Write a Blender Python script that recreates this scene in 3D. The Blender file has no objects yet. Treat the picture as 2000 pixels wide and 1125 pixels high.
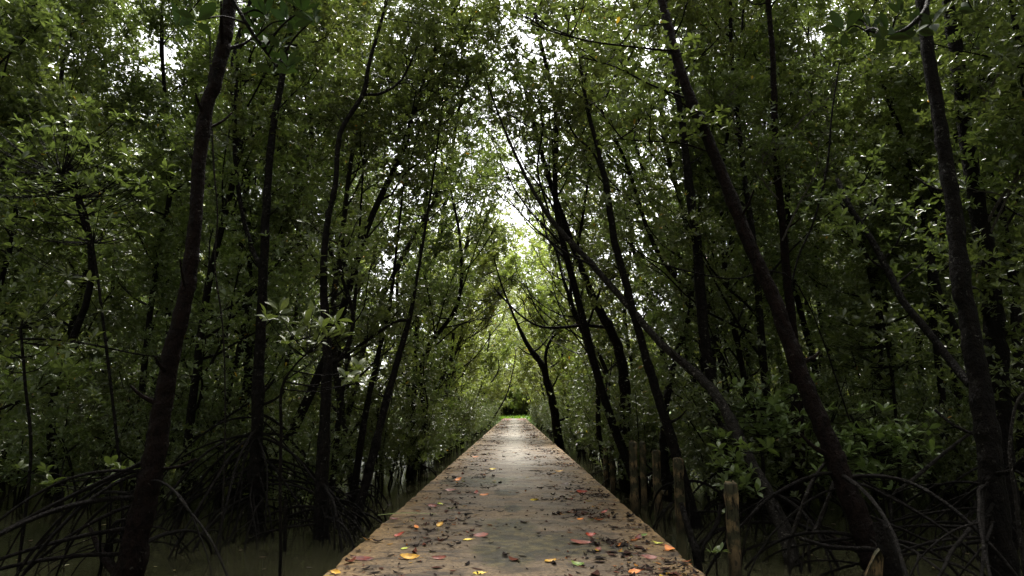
import bpy, math
import numpy as np
from mathutils import Matrix
from math import radians as R, sin, cos, pi

# ------------------------------------------------------------------ camera, world, sun, exposure
S = bpy.context.scene
C = S.collection
FPX = 1333.0                      # focal length in pixels of the 2000 px wide photograph
PITCH = math.atan(235.5 / FPX)
YAW = R(0.2)
CAMZ = 1.8
cam = bpy.data.cameras.new('camera'); camo = bpy.data.objects.new('camera', cam); C.objects.link(camo)
camo.location = (0, 0, CAMZ); camo.rotation_euler = (pi/2 + PITCH, 0, YAW)
cam.sensor_width = 36; cam.lens = FPX / 2000 * 36; cam.clip_end = 2000; cam.clip_start = 0.05
S.camera = camo

SUN_EL, SUN_AZ = 60, 3           # degrees; azimuth from straight ahead (+Y) towards +X
w = bpy.data.worlds.new('World'); S.world = w; w.use_nodes = True
nt = w.node_tree; nt.nodes.clear()
sky = nt.nodes.new('ShaderNodeTexSky'); sky.sky_type = 'NISHITA'; sky.sun_disc = False
sky.sun_elevation = R(SUN_EL); sky.sun_rotation = R(SUN_AZ); sky.dust_density = 3
hs = nt.nodes.new('ShaderNodeHueSaturation'); hs.inputs['Saturation'].default_value = 0.12
bg = nt.nodes.new('ShaderNodeBackground'); bg.inputs['Strength'].default_value = 0.105
wo = nt.nodes.new('ShaderNodeOutputWorld')
nt.links.new(sky.outputs[0], hs.inputs['Color']); nt.links.new(hs.outputs[0], bg.inputs[0]); nt.links.new(bg.outputs[0], wo.inputs[0])

sl = bpy.data.lights.new('sun', 'SUN'); sl.energy = 3.6; sl.angle = R(30); sl.color = (1, .96, .88)
so = bpy.data.objects.new('sun', sl); C.objects.link(so)
so.rotation_euler = (R(90 - SUN_EL), 0, -R(SUN_AZ) + pi)
so.rotation_euler = (-R(90 - SUN_EL), 0, -R(SUN_AZ))
vs = S.view_settings; vs.view_transform = 'Standard'; vs.look = 'None'; vs.exposure = 2.1; vs.gamma = 1
S.cycles.use_denoising = True
S.cycles.max_bounces = 8; S.cycles.diffuse_bounces = 5; S.cycles.glossy_bounces = 2; S.cycles.transmission_bounces = 4
S.cycles.sample_clamp_indirect = 6

# ------------------------------------------------------------------ pixel <-> world
_cy, _sy = cos(YAW), sin(YAW)
def ray(px, py):
    x, u = px - 1000.0, 562.5 - py
    fy, fz = FPX*cos(PITCH) - u*sin(PITCH), FPX*sin(PITCH) + u*cos(PITCH)
    return np.array([x*_cy - fy*_sy, x*_sy + fy*_cy, fz])
def P(px, py, Y):
    d = ray(px, py); return np.array([0, 0, CAMZ]) + d * (Y / d[1])
def G(px, py, z=0.5):
    d = ray(px, py); return np.array([0, 0, CAMZ]) + d * ((z - CAMZ) / d[2])
def screen(p):
    x, y, z = p[0]*_cy + p[1]*_sy, -p[0]*_sy + p[1]*_cy, p[2]-CAMZ
    f = y*cos(PITCH) + z*sin(PITCH); u = -y*sin(PITCH) + z*cos(PITCH)
    return 1000 + FPX*x/f, 562.5 - FPX*u/f

# ------------------------------------------------------------------ materials
def mat(name):
    m = bpy.data.materials.new(name); m.use_nodes = True
    n = m.node_tree; b = n.nodes['Principled BSDF']; return m, n, b
def N(n, t, **kw):
    x = n.nodes.new(t)
    for k, v in kw.items():
        if k in x.inputs: x.inputs[k].default_value = v
        else: setattr(x, k, v)
    return x
def ramp(n, src, stops):
    r = n.nodes.new('ShaderNodeValToRGB'); e = r.color_ramp.elements
    while len(e) < len(stops): e.new(.5)
    for i, (p, c) in enumerate(stops): e[i].position = p; e[i].color = (*c, 1) if len(c) == 3 else c
    n.links.new(src, r.inputs[0]); return r.outputs[0]
def mixc(n, f, a, b, bt='MIX'):
    m = n.nodes.new('ShaderNodeMix'); m.data_type = 'RGBA'; m.blend_type = bt
    for s, v in ((m.inputs[0], f), (m.inputs[6], a), (m.inputs[7], b)):
        if hasattr(v, 'links') : n.links.new(v, s)
        else: s.default_value = v if not isinstance(v, tuple) else (*v, 1)
    return m.outputs[2]
def math_(n, op, a, b=None, c=None, clamp=False):
    m = n.nodes.new('ShaderNodeMath'); m.operation = op; m.use_clamp = clamp
    for i, v in enumerate((a, b, c)):
        if v is None: continue
        if hasattr(v, 'links'): n.links.new(v, m.inputs[i])
        else: m.inputs[i].default_value = v
    return m.outputs[0]
def noise(n, vec, scale, detail=4, rough=.55, dist=0):
    t = N(n, 'ShaderNodeTexNoise', Scale=scale, Detail=detail, Roughness=rough, Distortion=dist)
    n.links.new(vec, t.inputs['Vector']); return t.outputs[0]
def wpos(n):
    return n.nodes.new('ShaderNodeNewGeometry').outputs['Position']
def scaled(n, vec, s):
    m = n.nodes.new('ShaderNodeMapping'); m.inputs['Scale'].default_value = s; n.links.new(vec, m.inputs[0]); return m.outputs[0]
def bump(n, b, h, strength=.5, dist=.02):
    t = N(n, 'ShaderNodeBump', Strength=strength, Distance=dist); n.links.new(h, t.inputs['Height']); n.links.new(t.outputs[0], b.inputs['Normal'])

def leaf_mat(name, dark, mid, light, yellow=True, rough=.36, trans=.35):
    m, n, b = mat(name)
    g = n.nodes.new('ShaderNodeNewGeometry'); isl = g.outputs['Random Per Island']
    stops = [(0, dark), (.45, mid), (.92, light)]
    if yellow: stops += [(.9975, light), (.999, (.55, .25, .03))]
    col = ramp(n, isl, stops)
    pn = noise(n, g.outputs['Position'], .45, 2)
    col = mixc(n, math_(n, 'MULTIPLY_ADD', pn, 1.6, -.45, True), col, (light[0]*.9, light[1]*.95, light[2]*.7))
    oi = n.nodes.new('ShaderNodeObjectInfo')
    hsv = N(n, 'ShaderNodeHueSaturation'); n.links.new(col, hsv.inputs['Color'])
    n.links.new(math_(n, 'MULTIPLY_ADD', oi.outputs['Random'], .035, .482), hsv.inputs['Hue'])
    n.links.new(math_(n, 'MULTIPLY_ADD', oi.outputs['Random'], .5, .75), hsv.inputs['Value'])
    col = hsv.outputs[0]
    n.links.new(col, b.inputs['Base Color']); b.inputs['Roughness'].default_value = rough
    tr = n.nodes.new('ShaderNodeBsdfTranslucent')
    tc = mixc(n, 1.0, col, (1.35, 1.5, .66), 'MULTIPLY'); n.links.new(tc, tr.inputs[0])
    mx = n.nodes.new('ShaderNodeMixShader'); mx.inputs[0].default_value = trans
    n.links.new(b.outputs[0], mx.inputs[1]); n.links.new(tr.outputs[0], mx.inputs[2])
    n.links.new(mx.outputs[0], n.nodes['Material Output'].inputs[0])
    return m
M = {}
M['leaf'] = leaf_mat('mangrove_leaf', (.044, .056, .028), (.082, .100, .045), (.14, .160, .072), rough=.28, trans=.34)
M['leaf_far'] = leaf_mat('leaf_far', (.085, .10, .044), (.155, .175, .07), (.25, .265, .11), trans=.45)  # lighter copy of the leaf colour, painting in the glow down the corridor
M['leaf_near'] = leaf_mat('leaf_near', (.07, .09, .038), (.105, .13, .052), (.16, .19, .08), yellow=False, trans=.3)
M['leaf_shaded'] = leaf_mat('shaded_bough_leaf', (.014, .026, .008), (.022, .04, .012), (.035, .06, .018), yellow=False, trans=.05, rough=.85)  # leaf colour darkened to paint in the silhouette shade of the overhanging boughs
M['grass'] = leaf_mat('bank_grass', (.08, .13, .02), (.12, .19, .03), (.17, .25, .05), yellow=False)

def bark_mat(name, c0, c1, spot, amount):
    m, n, b = mat(name)
    t = n.nodes.new('ShaderNodeTexCoord').outputs['Object']
    v = scaled(n, t, (1, 1, .45))
    a = noise(n, v, 14, 6, .65); col = mixc(n, ramp(n, a, [(.3, (0,)*3), (.7, (1,)*3)]), c0, c1)
    s = noise(n, t, 24, 3, .6, .6); sm = ramp(n, s, [(amount, (0,)*3), (amount+.045, (1,)*3)])
    big = noise(n, t, 2.2, 2); bm = ramp(n, big, [(.42, (0,)*3), (.6, (1,)*3)])
    f = math_(n, 'MULTIPLY', math_(n, 'MULTIPLY', sm, bm), .75)
    col = mixc(n, f, col, spot)
    n.links.new(col, b.inputs['Base Color'])
    n.links.new(math_(n, 'MULTIPLY_ADD', a, .4, .5), b.inputs['Roughness'])
    h = math_(n, 'ADD', noise(n, scaled(n, t, (1, 1, .25)), 40, 5, .7), math_(n, 'MULTIPLY', a, 1.5))
    h = math_(n, 'ADD', h, math_(n, 'MULTIPLY', noise(n, t, 9, 3), 2)); bump(n, b, h, 1.0, .05); b.inputs['Specular IOR Level'].default_value = .09
    return m
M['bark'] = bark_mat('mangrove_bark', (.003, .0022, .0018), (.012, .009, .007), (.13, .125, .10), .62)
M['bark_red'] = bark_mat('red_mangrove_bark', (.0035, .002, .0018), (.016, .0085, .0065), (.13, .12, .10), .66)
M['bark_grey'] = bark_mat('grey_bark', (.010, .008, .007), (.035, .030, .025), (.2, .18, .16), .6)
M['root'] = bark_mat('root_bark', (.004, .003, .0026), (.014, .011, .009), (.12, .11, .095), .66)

M['twig'] = bark_mat('pale_twig', (.06, .052, .045), (.15, .135, .12), (.3, .28, .25), .6)

# wet concrete of the walkway
m, n, b = mat('wet_concrete'); M['concrete'] = m
p = wpos(n); sx = n.nodes.new('ShaderNodeSeparateXYZ'); n.links.new(p, sx.inputs[0]); X, Y = sx.outputs[0], sx.outputs[1]
n1 = noise(n, p, 1.1, 6, .6); n2 = noise(n, p, 9, 6, .7); n3 = noise(n, p, 55, 4, .75); n4 = noise(n, p, 22, 5, .7, .5)
stk = noise(n, scaled(n, p, (.8, 1.7, 1)), 2.2, 5, .65, .4)
col = ramp(n, n1, [(.3, (.16, .11, .06)), (.5, (.29, .20, .11)), (.7, (.42, .295, .165))])
col = mixc(n, ramp(n, n2, [(.38, (0,)*3), (.7, (1,)*3)]), col, (.20, .145, .10))
ax = math_(n, 'ABSOLUTE', math_(n, 'ADD', X, math_(n, 'MULTIPLY_ADD', n1, .5, -.25)))
edge = ramp(n, ax, [(.80, (0,)*3), (1.0, (1,)*3)])          # worn sandy edges
em = N(n, 'ShaderNodeMapRange'); n.links.new(ax, em.inputs[0]); em.inputs[1].default_value = 1.0; em.inputs[2].default_value = 1.55
col = mixc(n, math_(n, 'MULTIPLY', em.outputs[0], .8), col, mixc(n, n2, (.34, .19, .07), (.80, .52, .22)))
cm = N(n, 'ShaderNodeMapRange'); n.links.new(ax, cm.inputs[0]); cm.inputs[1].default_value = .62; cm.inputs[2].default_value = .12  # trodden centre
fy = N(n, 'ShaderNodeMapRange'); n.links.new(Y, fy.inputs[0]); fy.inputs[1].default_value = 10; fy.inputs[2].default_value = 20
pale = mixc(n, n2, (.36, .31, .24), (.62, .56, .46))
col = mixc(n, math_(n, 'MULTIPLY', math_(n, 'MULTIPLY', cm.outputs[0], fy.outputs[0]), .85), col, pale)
dk = ramp(n, stk, [(.50, (0,)*3), (.60, (1,)*3)])           # mud and algae stains lying across the slab
col = mixc(n, math_(n, 'MULTIPLY', dk, .85), col, (.05, .036, .026))
grit = ramp(n, n3, [(.52, (0,)*3), (.60, (1,)*3)])
sp4 = ramp(n, n4, [(.46, (0,)*3), (.60, (1,)*3)]); col = mixc(n, math_(n, 'MULTIPLY', sp4, .75), col, (.085, .052, .027))
col = mixc(n, math_(n, 'MULTIPLY', grit, .6), col, (.045, .035, .028))
def blob(cx, cy, rx, ry, rot=0):
    dx = math_(n, 'ADD', X, -cx); dy = math_(n, 'ADD', Y, -cy)
    u = math_(n, 'MULTIPLY', dx, 1/rx); v = math_(n, 'MULTIPLY', dy, 1/ry)
    d = math_(n, 'SQRT', math_(n, 'ADD', math_(n, 'MULTIPLY', u, u), math_(n, 'MULTIPLY', v, v)))
    d = math_(n, 'ADD', d, math_(n, 'MULTIPLY_ADD', n1, 1.2, -.6)); d = math_(n, 'ADD', d, math_(n, 'MULTIPLY_ADD', n2, .9, -.45))
    mr = N(n, 'ShaderNodeMapRange'); n.links.new(d, mr.inputs[0]); mr.inputs[1].default_value = 1.1; mr.inputs[2].default_value = .85; return mr.outputs[0]
pud = None
def blob_px(x0, y0, x1, y1):
    a, c, d = G(x0, (y0+y1)/2), G(x1, (y0+y1)/2), None
    f, k = G((x0+x1)/2, y0), G((x0+x1)/2, y1)
    return blob((a[0]+c[0])/2, (f[1]+k[1])/2, abs(c[0]-a[0])/2, abs(f[1]-k[1])/2)
for bx_ in ((930, 1012, 1060, 1120), (960, 1040, 1215, 1092), (860, 930, 990, 952), (960, 955, 1020, 972), (980, 985, 1020, 1003), (1150, 1062, 1240, 1076)):
    q = blob_px(*bx_); pud = q if pud is None else math_(n, 'MAXIMUM', pud, q)
col = mixc(n, math_(n, 'MULTIPLY', pud, .9), col, mixc(n, math_(n, 'MAXIMUM', ramp(n, n2, [(.40, (0,)*3), (.52, (1,)*3)]), grit), (.17, .13, .05), (.022, .017, .007)))
# red earth and brick at the far end
fe = N(n, 'ShaderNodeMapRange'); n.links.new(Y, fe.inputs[0]); fe.inputs[1].default_value = 74; fe.inputs[2].default_value = 86
col = mixc(n, math_(n, 'MULTIPLY', fe.outputs[0], math_(n, 'SUBTRACT', 1, cm.outputs[0])), col, (.28, .10, .07))
# joints every 5 m
jn = math_(n, 'ABSOLUTE', math_(n, 'SUBTRACT', math_(n, 'MODULO', math_(n, 'ADD', Y, 103.2), 5.0), 2.5))
jm = math_(n, 'LESS_THAN', jn, .012)
col = mixc(n, math_(n, 'MULTIPLY', jm, .7), col, (.02, .017, .014))
dk2 = N(n, 'ShaderNodeHueSaturation'); dk2.inputs['Value'].default_value = .62; dk2.inputs['Saturation'].default_value = 1.02; n.links.new(col, dk2.inputs['Color']); col = dk2.outputs[0]
n.links.new(col, b.inputs['Base Color'])
wet = ramp(n, n1, [(.35, (.38,)*3), (.65, (.75,)*3)])
rg = math_(n, 'SUBTRACT', wet, math_(n, 'MULTIPLY', pud, .04)); n.links.new(math_(n, 'MAXIMUM', rg, .36), b.inputs['Roughness']); b.inputs['Specular IOR Level'].default_value = .3
h = math_(n, 'ADD', math_(n, 'MULTIPLY', n3, .35), n2); h = math_(n, 'SUBTRACT', math_(n, 'ADD', h, n4), jm)
bump(n, b, h, .8, .016)

m, n, b = mat('murky_water'); M['water'] = m
p = wpos(n)
b.inputs['Base Color'].default_value = (.050, .045, .022, 1); b.inputs['Roughness'].default_value = .03; b.inputs['IOR'].default_value = 1.33
c_ = ramp(n, noise(n, p, .8, 4), [(.3, (.026, .026, .014)), (.7, (.044, .042, .022))]); n.links.new(c_, b.inputs['Base Color'])
bump(n, b, noise(n, scaled(n, p, (1, 1.5, 1)), 7, 3), .12, .02)

m, n, b = mat('mud'); M['mud'] = m
n.links.new(ramp(n, noise(n, wpos(n), 2, 5), [(.3, (.03, .022, .015)), (.7, (.08, .06, .04))]), b.inputs['Base Color']); b.inputs['Roughness'].default_value = .7
m, n, b = mat('grassy_bank'); M['bank'] = m
n.links.new(ramp(n, noise(n, wpos(n), 5, 5), [(.3, (.06, .10, .015)), (.7, (.13, .2, .03))]), b.inputs['Base Color']); b.inputs['Roughness'].default_value = .8

def post_mat():
    m, n, b = mat('weathered_timber')
    t = n.nodes.new('ShaderNodeTexCoord').outputs['Object']
    a = noise(n, scaled(n, t, (1, 1, .12)), 45, 5, .7); s = noise(n, t, 5, 4)
    col = mixc(n, a, (.09, .06, .03), (.30, .20, .10))
    col = mixc(n, ramp(n, s, [(.42, (0,)*3), (.55, (1,)*3)]), col, (.04, .038, .02)); col = mixc(n, ramp(n, noise(n, scaled(n, t, (1, 1, .3)), 28, 5, .7), [(.5, (0,)*3), (.62, (1,)*3)]), col, (.012, .009, .006))
    zz = n.nodes.new('ShaderNodeSeparateXYZ'); n.links.new(t, zz.inputs[0])
    wl = N(n, 'ShaderNodeMapRange'); n.links.new(math_(n, 'MULTIPLY_ADD', s, .3, zz.outputs[2]), wl.inputs[0]); wl.inputs[1].default_value = .55; wl.inputs[2].default_value = .25
    col = mixc(n, math_(n, 'MULTIPLY', wl.outputs[0], .7), col, (.03, .026, .016))
    n.links.new(col, b.inputs['Base Color']); b.inputs['Roughness'].default_value = .75; b.inputs['Specular IOR Level'].default_value = .15
    bump(n, b, a, .6, .01); return m
M['timber'] = post_mat()
def flat(name, c, c2=None, rough=.4, trans=0):
    m, n, b = mat(name)
    t = n.nodes.new('ShaderNodeTexCoord').outputs['Object']
    c2 = c2 or tuple(x*.45 for x in c)
    n.links.new(mixc(n, ramp(n, noise(n, t, 30, 4), [(.4, (0,)*3), (.65, (1,)*3)]), c, c2), b.inputs['Base Color'])
    b.inputs['Roughness'].default_value = rough + .15; b.inputs['Specular IOR Level'].default_value = .25; return m
for k, c, c2 in (('yellow', (.78, .60, .06), (.62, .40, .04)), ('orange', (.72, .26, .035), (.55, .14, .03)), ('red', (.38, .055, .02), (.2, .02, .012)),
                 ('pink', (.26, .085, .06), (.16, .05, .035)), ('dark_red', (.17, .03, .022), (.07, .02, .015)), ('green', (.10, .19, .03), (.2, .22, .04)),
                 ('lime', (.42, .50, .07), (.55, .45, .06)), ('brown', (.10, .05, .03), (.04, .025, .018)), ('amber', (.66, .38, .05), (.4, .2, .03))):
    M[k] = flat('leaf_' + k, c, c2, .32)
m, n, b = mat('dead_litter'); M['litter'] = m
g = n.nodes.new('ShaderNodeNewGeometry')
n.links.new(ramp(n, g.outputs['Random Per Island'], [(0, (.006, .004, .004)), (.6, (.018, .010, .008)), (.78, (.05, .018, .012)), (.9, (.12, .035, .018)), (.95, (.28, .10, .02)), (.985, (.35, .22, .03)), (1, (.1, .14, .03))]), b.inputs['Base Color'])
b.inputs['Roughness'].default_value = .8; b.inputs['Specular IOR Level'].default_value = .08
M['cut_wood'] = flat('cut_wood', (.085, .055, .03), (.035, .022, .012), .6)
M['blade'] = flat('blade_green', (.16, .2, .05), (.09, .12, .03), .4)

# ------------------------------------------------------------------ mesh helpers
def raw_mesh(name, V, F, mats, smooth=True, midx=None):
    me = bpy.data.meshes.new(name)
    V = np.ascontiguousarray(V, np.float32); F = np.ascontiguousarray(F, np.int32)
    k = F.shape[1]
    me.vertices.add(len(V)); me.vertices.foreach_set('co', V.ravel())
    me.loops.add(F.size); me.loops.foreach_set('vertex_index', F.ravel())
    me.polygons.add(len(F)); me.polygons.foreach_set('loop_start', np.arange(0, F.size, k, dtype=np.int32))
    try: me.polygons.foreach_set('loop_total', np.full(len(F), k, np.int32))
    except Exception: pass
    for m_ in mats: me.materials.append(m_)
    if smooth: me.polygons.foreach_set('use_smooth', np.ones(len(F), bool))
    if midx is not None: me.polygons.foreach_set('material_index', np.ascontiguousarray(midx, np.int32))
    me.update(calc_edges=True)
    return me
class Acc:
    def __init__(s): s.V = []; s.F = []; s.n = 0
    def add(s, V, F):
        s.V.append(V); s.F.append(F + s.n); s.n += len(V)
    def mesh(s, name, mats, origin=(0, 0, 0), smooth=True):
        V = np.concatenate(s.V) - np.asarray(origin); F = np.concatenate(s.F)
        return raw_mesh(name, V, F, mats, smooth)
def obj(name, me, parent=None, loc=None):
    o = bpy.data.objects.new(name, me); C.objects.link(o)
    if parent: o.parent = parent
    if loc is not None: o.location = loc
    return o
def tag(o, label=None, cat=None, group=None, kind=None):
    for k, v in (('label', label), ('category', cat), ('group', group), ('kind', kind)):
        if v: o[k] = v
    return o
def thing(name, loc, label=None, cat=None, group=None):
    o = bpy.data.objects.new(name, None); C.objects.link(o); o.location = loc; o.empty_display_size = .2
    return tag(o, label, cat, group)
def spline(pts, k=5):
    pts = np.asarray(pts, float)
    if len(pts) < 3: 
        t = np.linspace(0, 1, k+1)[:, None]; return pts[0]*(1-t) + pts[-1]*t
    q = np.vstack([2*pts[0]-pts[1], pts, 2*pts[-1]-pts[-2]]); out = []
    for i in range(len(pts)-1):
        a, b_, c, d = q[i:i+4]
        for t in np.linspace(0, 1, k, endpoint=False):
            out.append(.5*((2*b_) + (c-a)*t + (2*a-5*b_+4*c-d)*t*t + (3*b_-a-3*c+d)*t**3))
    out.append(pts[-1]); return np.array(out)
def tube(pts, rad, n=6, rng=None, lump=0):
    pts = np.asarray(pts, float); rad = np.broadcast_to(np.asarray(rad, float), (len(pts),)); m = len(pts)
    T = np.gradient(pts, axis=0); T /= np.linalg.norm(T, axis=1)[:, None] + 1e-9
    a = np.array([1., 0, 0]) if abs(T[0][0]) < .8 else np.array([0, 1., 0])
    Nn = np.empty_like(pts); v = a
    for i in range(m):
        v = v - T[i]*v.dot(T[i]); v /= np.linalg.norm(v); Nn[i] = v
    B = np.cross(T, Nn); an = np.arange(n)*2*pi/n
    rr = rad[:, None] * (1 + (lump*rng.standard_normal((m, n)) if lump else 0))
    V = pts[:, None] + (Nn[:, None]*np.cos(an)[None, :, None] + B[:, None]*np.sin(an)[None, :, None]) * np.asarray(rr)[..., None]
    V = V.reshape(-1, 3)
    i = np.arange(m-1)[:, None]*n; j = np.arange(n)[None]; j2 = (j+1) % n
    F = np.stack([i+j, i+j2, i+n+j2, i+n+j], -1).reshape(-1, 4)
    e = len(V); V = np.vstack([V, pts[-1]+T[-1]*rad[-1]*.6, pts[0]-T[0]*rad[0]*.2])
    lo = (m-1)*n
    cap = [[lo+k, lo+(k+1) % n, e, e] for k in range(n)]
    return V, np.vstack([F, [[lo+k, lo+(k+1) % n, lo+(k+2) % n, e] for k in range(0, n, 2)]]) if n > 3 else F

# leaf whorls -------------------------------------------------------
def leaf_shape(fine=False):
    if not fine:
        V = np.array([[0, 0, 0], [.28, .17, .05], [.72, .20, .03], [1, 0, -.06], [.72, -.20, .03], [.28, -.17, .05]])
        return V, np.array([[0, 3, 2, 1], [0, 5, 4, 3]])
    xs = [.12, .3, .5, .7, .88]; wd = [.06, .165, .215, .185, .085]; zz = [.01, .02, .02, 0, -.04]
    V = [[0, 0, 0]] + [[x, 0, z] for x, z in zip(xs, zz)] + [[1, 0, -.09]]
    L = len(V)
    V += [[x, w_, z+.25*w_] for x, w_, z in zip(xs, wd, zz)] + [[x, -w_, z+.25*w_] for x, w_, z in zip(xs, wd, zz)]
    F = [[0, 1, L, L]]
    F = []
    for k in range(4):
        F += [[1+k, 2+k, L+1+k, L+k], [2+k, 1+k, L+5+k, L+6+k]]
    F += [[0, 1, L, L], [0, L+5, 1, 1], [5, 6, L+4, L+4], [5, L+9, 6, 6]]
    return np.array(V), np.array(F)
def rotz(a):
    c, s = np.cos(a), np.sin(a); z = np.zeros_like(c); o = z+1
    return np.stack([c, -s, z, s, c, z, z, z, o], -1).reshape(-1, 3, 3)
def roty(a):
    c, s = np.cos(a), np.sin(a); z = np.zeros_like(c); o = z+1
    return np.stack([c, z, s, z, o, z, -s, z, c], -1).reshape(-1, 3, 3)
def rotx(a):
    c, s = np.cos(a), np.sin(a); z = np.zeros_like(c); o = z+1
    return np.stack([o, z, z, z, c, -s, z, s, c], -1).reshape(-1, 3, 3)
def make_whorl(rng, m, fine=False):
    V0, F0 = leaf_shape(fine); Vs, Fs = [], []
    for i in range(m):
        ln = rng.uniform(.75, 1.15); el = rng.uniform(-.25, .95) if i else 1.1
        tw = rng.uniform(-.5, .5)
        v = V0*np.array([ln, ln*rng.uniform(.85, 1.1), ln]) + np.array([.07, 0, 0])
        v = v @ rotx(np.array([tw]))[0].T @ roty(np.array([-el]))[0].T @ rotz(np.array([i*2.4+rng.uniform(-.3, .3)]))[0].T
        v[:, 2] += rng.uniform(-.25, .1)
        Vs.append(v); Fs.append(F0 + i*len(V0))
    return np.concatenate(Vs), np.concatenate(Fs)
_r = np.random.default_rng(5)
WH = [make_whorl(_r, k) for k in (6, 7, 7, 8, 6, 9, 5, 7)]
WHF = [make_whorl(_r, k, True) for k in (6, 7, 8, 9, 7)]
def whorls(acc, pos, size, rng, fine=False, tilt=.6):
    pos = np.asarray(pos)
    if len(pos) == 0: return
    T = WHF if fine else WH
    k = rng.integers(0, len(T), len(pos)); sz = size*rng.uniform(.75, 1.25, len(pos))
    for i, (v, f) in enumerate(T):
        s = np.where(k == i)[0]
        if not len(s): continue
        Rm = rotz(rng.uniform(0, 2*pi, len(s))) @ rotx(rng.normal(0, tilt, len(s))) @ rotz(rng.uniform(0, 2*pi, len(s)))
        V = np.einsum('nij,vj->nvi', Rm, v)*sz[s][:, None, None] + pos[s][:, None]
        F = f[None] + (np.arange(len(s))*len(v))[:, None, None]
        acc.add(V.reshape(-1, 3), F.reshape(-1, 4))

# ------------------------------------------------------------------ where foliage may be: the clearing along the walkway
_ng = np.random.default_rng(11)
_ph = _ng.uniform(0, 6.28, (6, 3)); _fr = _ng.normal(0, .55, (6, 3))
def wob(p):
    return np.sin(p @ _fr.T + _ph[:, 0]).sum(1)/3
def keep(p, rng):
    x, y, z = p[:, 0], p[:, 1], p[:, 2]; ax = np.abs(x); q = wob(p); u = rng.uniform(size=len(p))
    k = z > .12
    k &= ~((ax < 1.75 + .15*q) & (z < 2.4) & (y < 101))
    hh = np.interp(y, [0, 8, 15, 30, 60, 96], [3.0, 5.2, 7.0, 7.6, 5.2, 2.9]) + .5*q       # vaulted tunnel over the slab
    aa = np.interp(y, [0, 10, 20, 30, 50, 100], [1.9, 1.9, 1.9, 2.2, 2.2, 1.4]) + .25*q
    k &= ~(((ax/aa)**2 + (np.clip(z-.4, 0, 99)/hh)**2 < 1) & (y < 95))
    # the canopy is thin over the slab, with a broken opening further on and a slit overhead
    lo, hi = 1.8+.27*y, 1.8+.49*y
    k &= ~((ax < .095*y + .6*q) & (z > lo) & (z < hi + .7*q) & (y < 36) & (u > .46))
    k &= ~((ax < .22 + .02*y + .3*q) & (z >= hi) & (y < 36) & (u > .5))
    # crown tops end at about 17 degrees over the corridor far away
    k &= ~((ax < np.interp(y, [25, 30, 50], [2, 2.6, 5.])) & (y > 25) & (z > 1.8 + y*.285 + .7*q))
    k &= ~((ax < 6.5 + .5*q) & (y > 29) & (z > hh + 1.5) & (u > .27))
    d = np.sqrt(x*x + y*y + (z-CAMZ)**2); k &= d > 3.2
    # open water close to the slab
    k &= ~((y < 10.5) & (ax < 3.6) & (z < 3.6))
    return k

def thin(p, rng, z0=90, f=.95):
    return p[(p[:, 2] < z0) | (rng.uniform(size=len(p)) < f)]
def rdir(az, el): return np.array([cos(az)*cos(el), sin(az)*cos(el), sin(el)])
def grow(rng, trunk, rad, acc, nl=14, L=2.4, t0=.25, sub=5, wn=13, spread=.3, kf=None, twigs=True, inward=None, elr=(.1, 1.0)):
    """limbs, twigs -> acc; returns whorl positions"""
    seg = np.linalg.norm(np.diff(trunk, axis=0), axis=1); cl = np.r_[0, np.cumsum(seg)]; cl /= cl[-1]
    out = []
    for i in range(nl):
        t = t0 + (1-t0)*min(1, (i + rng.uniform(0, 1))/nl)
        p0 = np.array([np.interp(t, cl, trunk[:, a]) for a in range(3)]); r0 = np.interp(t, cl, rad)
        az = i*2.4 + rng.uniform(-.6, .6)
        if inward is not None and rng.uniform() < .6: az = (pi if p0[0] > 0 else 0) + rng.uniform(-.8, .8)
        el = rng.uniform(*elr); ln = L*rng.uniform(.6, 1.15)*(1.15 - .55*t)
        d = rdir(az, el); pts = [p0]; m = 6
        for j in range(m):
            d = d + np.array([0, 0, .12]) + rng.normal(0, .13, 3); d /= np.linalg.norm(d); pts.append(pts[-1] + d*ln/m)
        pts = np.array(pts)
        if kf is not None and np.any((np.abs(pts[:, 0]) < 1.9) & (pts[:, 2] < 3.2) & (pts[:, 1] < 100)): continue
        if kf is not None and np.any(np.linalg.norm(pts-np.array([0, 0, CAMZ]), axis=1) < 2.6): continue
        rl = np.linspace(max(.012, r0*.42), .006, m+1)
        acc.add(*tube(pts, rl, 5))
        for s_ in range(sub):
            tt = .3 + .7*(s_ + rng.uniform(0, .8))/sub; f = min(tt, .999)*m; a = int(f); q0 = pts[a] + (pts[a+1]-pts[a])*(f-a)
            dd = pts[a+1]-pts[a]; dd /= np.linalg.norm(dd); e = dd + rng.normal(0, .65, 3); e[2] += .15; e /= np.linalg.norm(e)
            sl_ = ln*rng.uniform(.25, .5)*(1.1-.4*tt); sp = [q0]
            for j in range(3): e = e + rng.normal(0, .15, 3); e /= np.linalg.norm(e); sp.append(sp[-1]+e*sl_/3)
            sp = np.array(sp)
            if twigs: acc.add(*tube(sp, np.linspace(.009, .004, 4), 3))
            c = rng.uniform(.35, 1.08, wn)*3
            ci = np.clip(c.astype(int), 0, 2); w_ = sp[ci] + (sp[ci+1]-sp[ci])*(c-ci)[:, None] + rng.normal(0, spread, (wn, 3))*np.array([1, 1, .75])
            out.append(w_)
    if not out: return np.zeros((0, 3))
    out = np.concatenate(out)
    if kf is not None: out = out[kf(out, rng)]
    return out
def mk_trunk(rng, base, top, n=7, bend=.35):
    base, top = np.asarray(base, float), np.asarray(top, float); t = np.linspace(0, 1, n)[:, None]
    p = base*(1-t) + top*t; j = rng.normal(0, bend, (n, 3))*np.sin(t*pi)**.7*.5; j[:, 2] *= .3
    arc = np.sin(t*pi)*rng.normal(0, bend, 3); arc[:, 2] = 0
    return spline(p + j + arc, 4)
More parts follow.
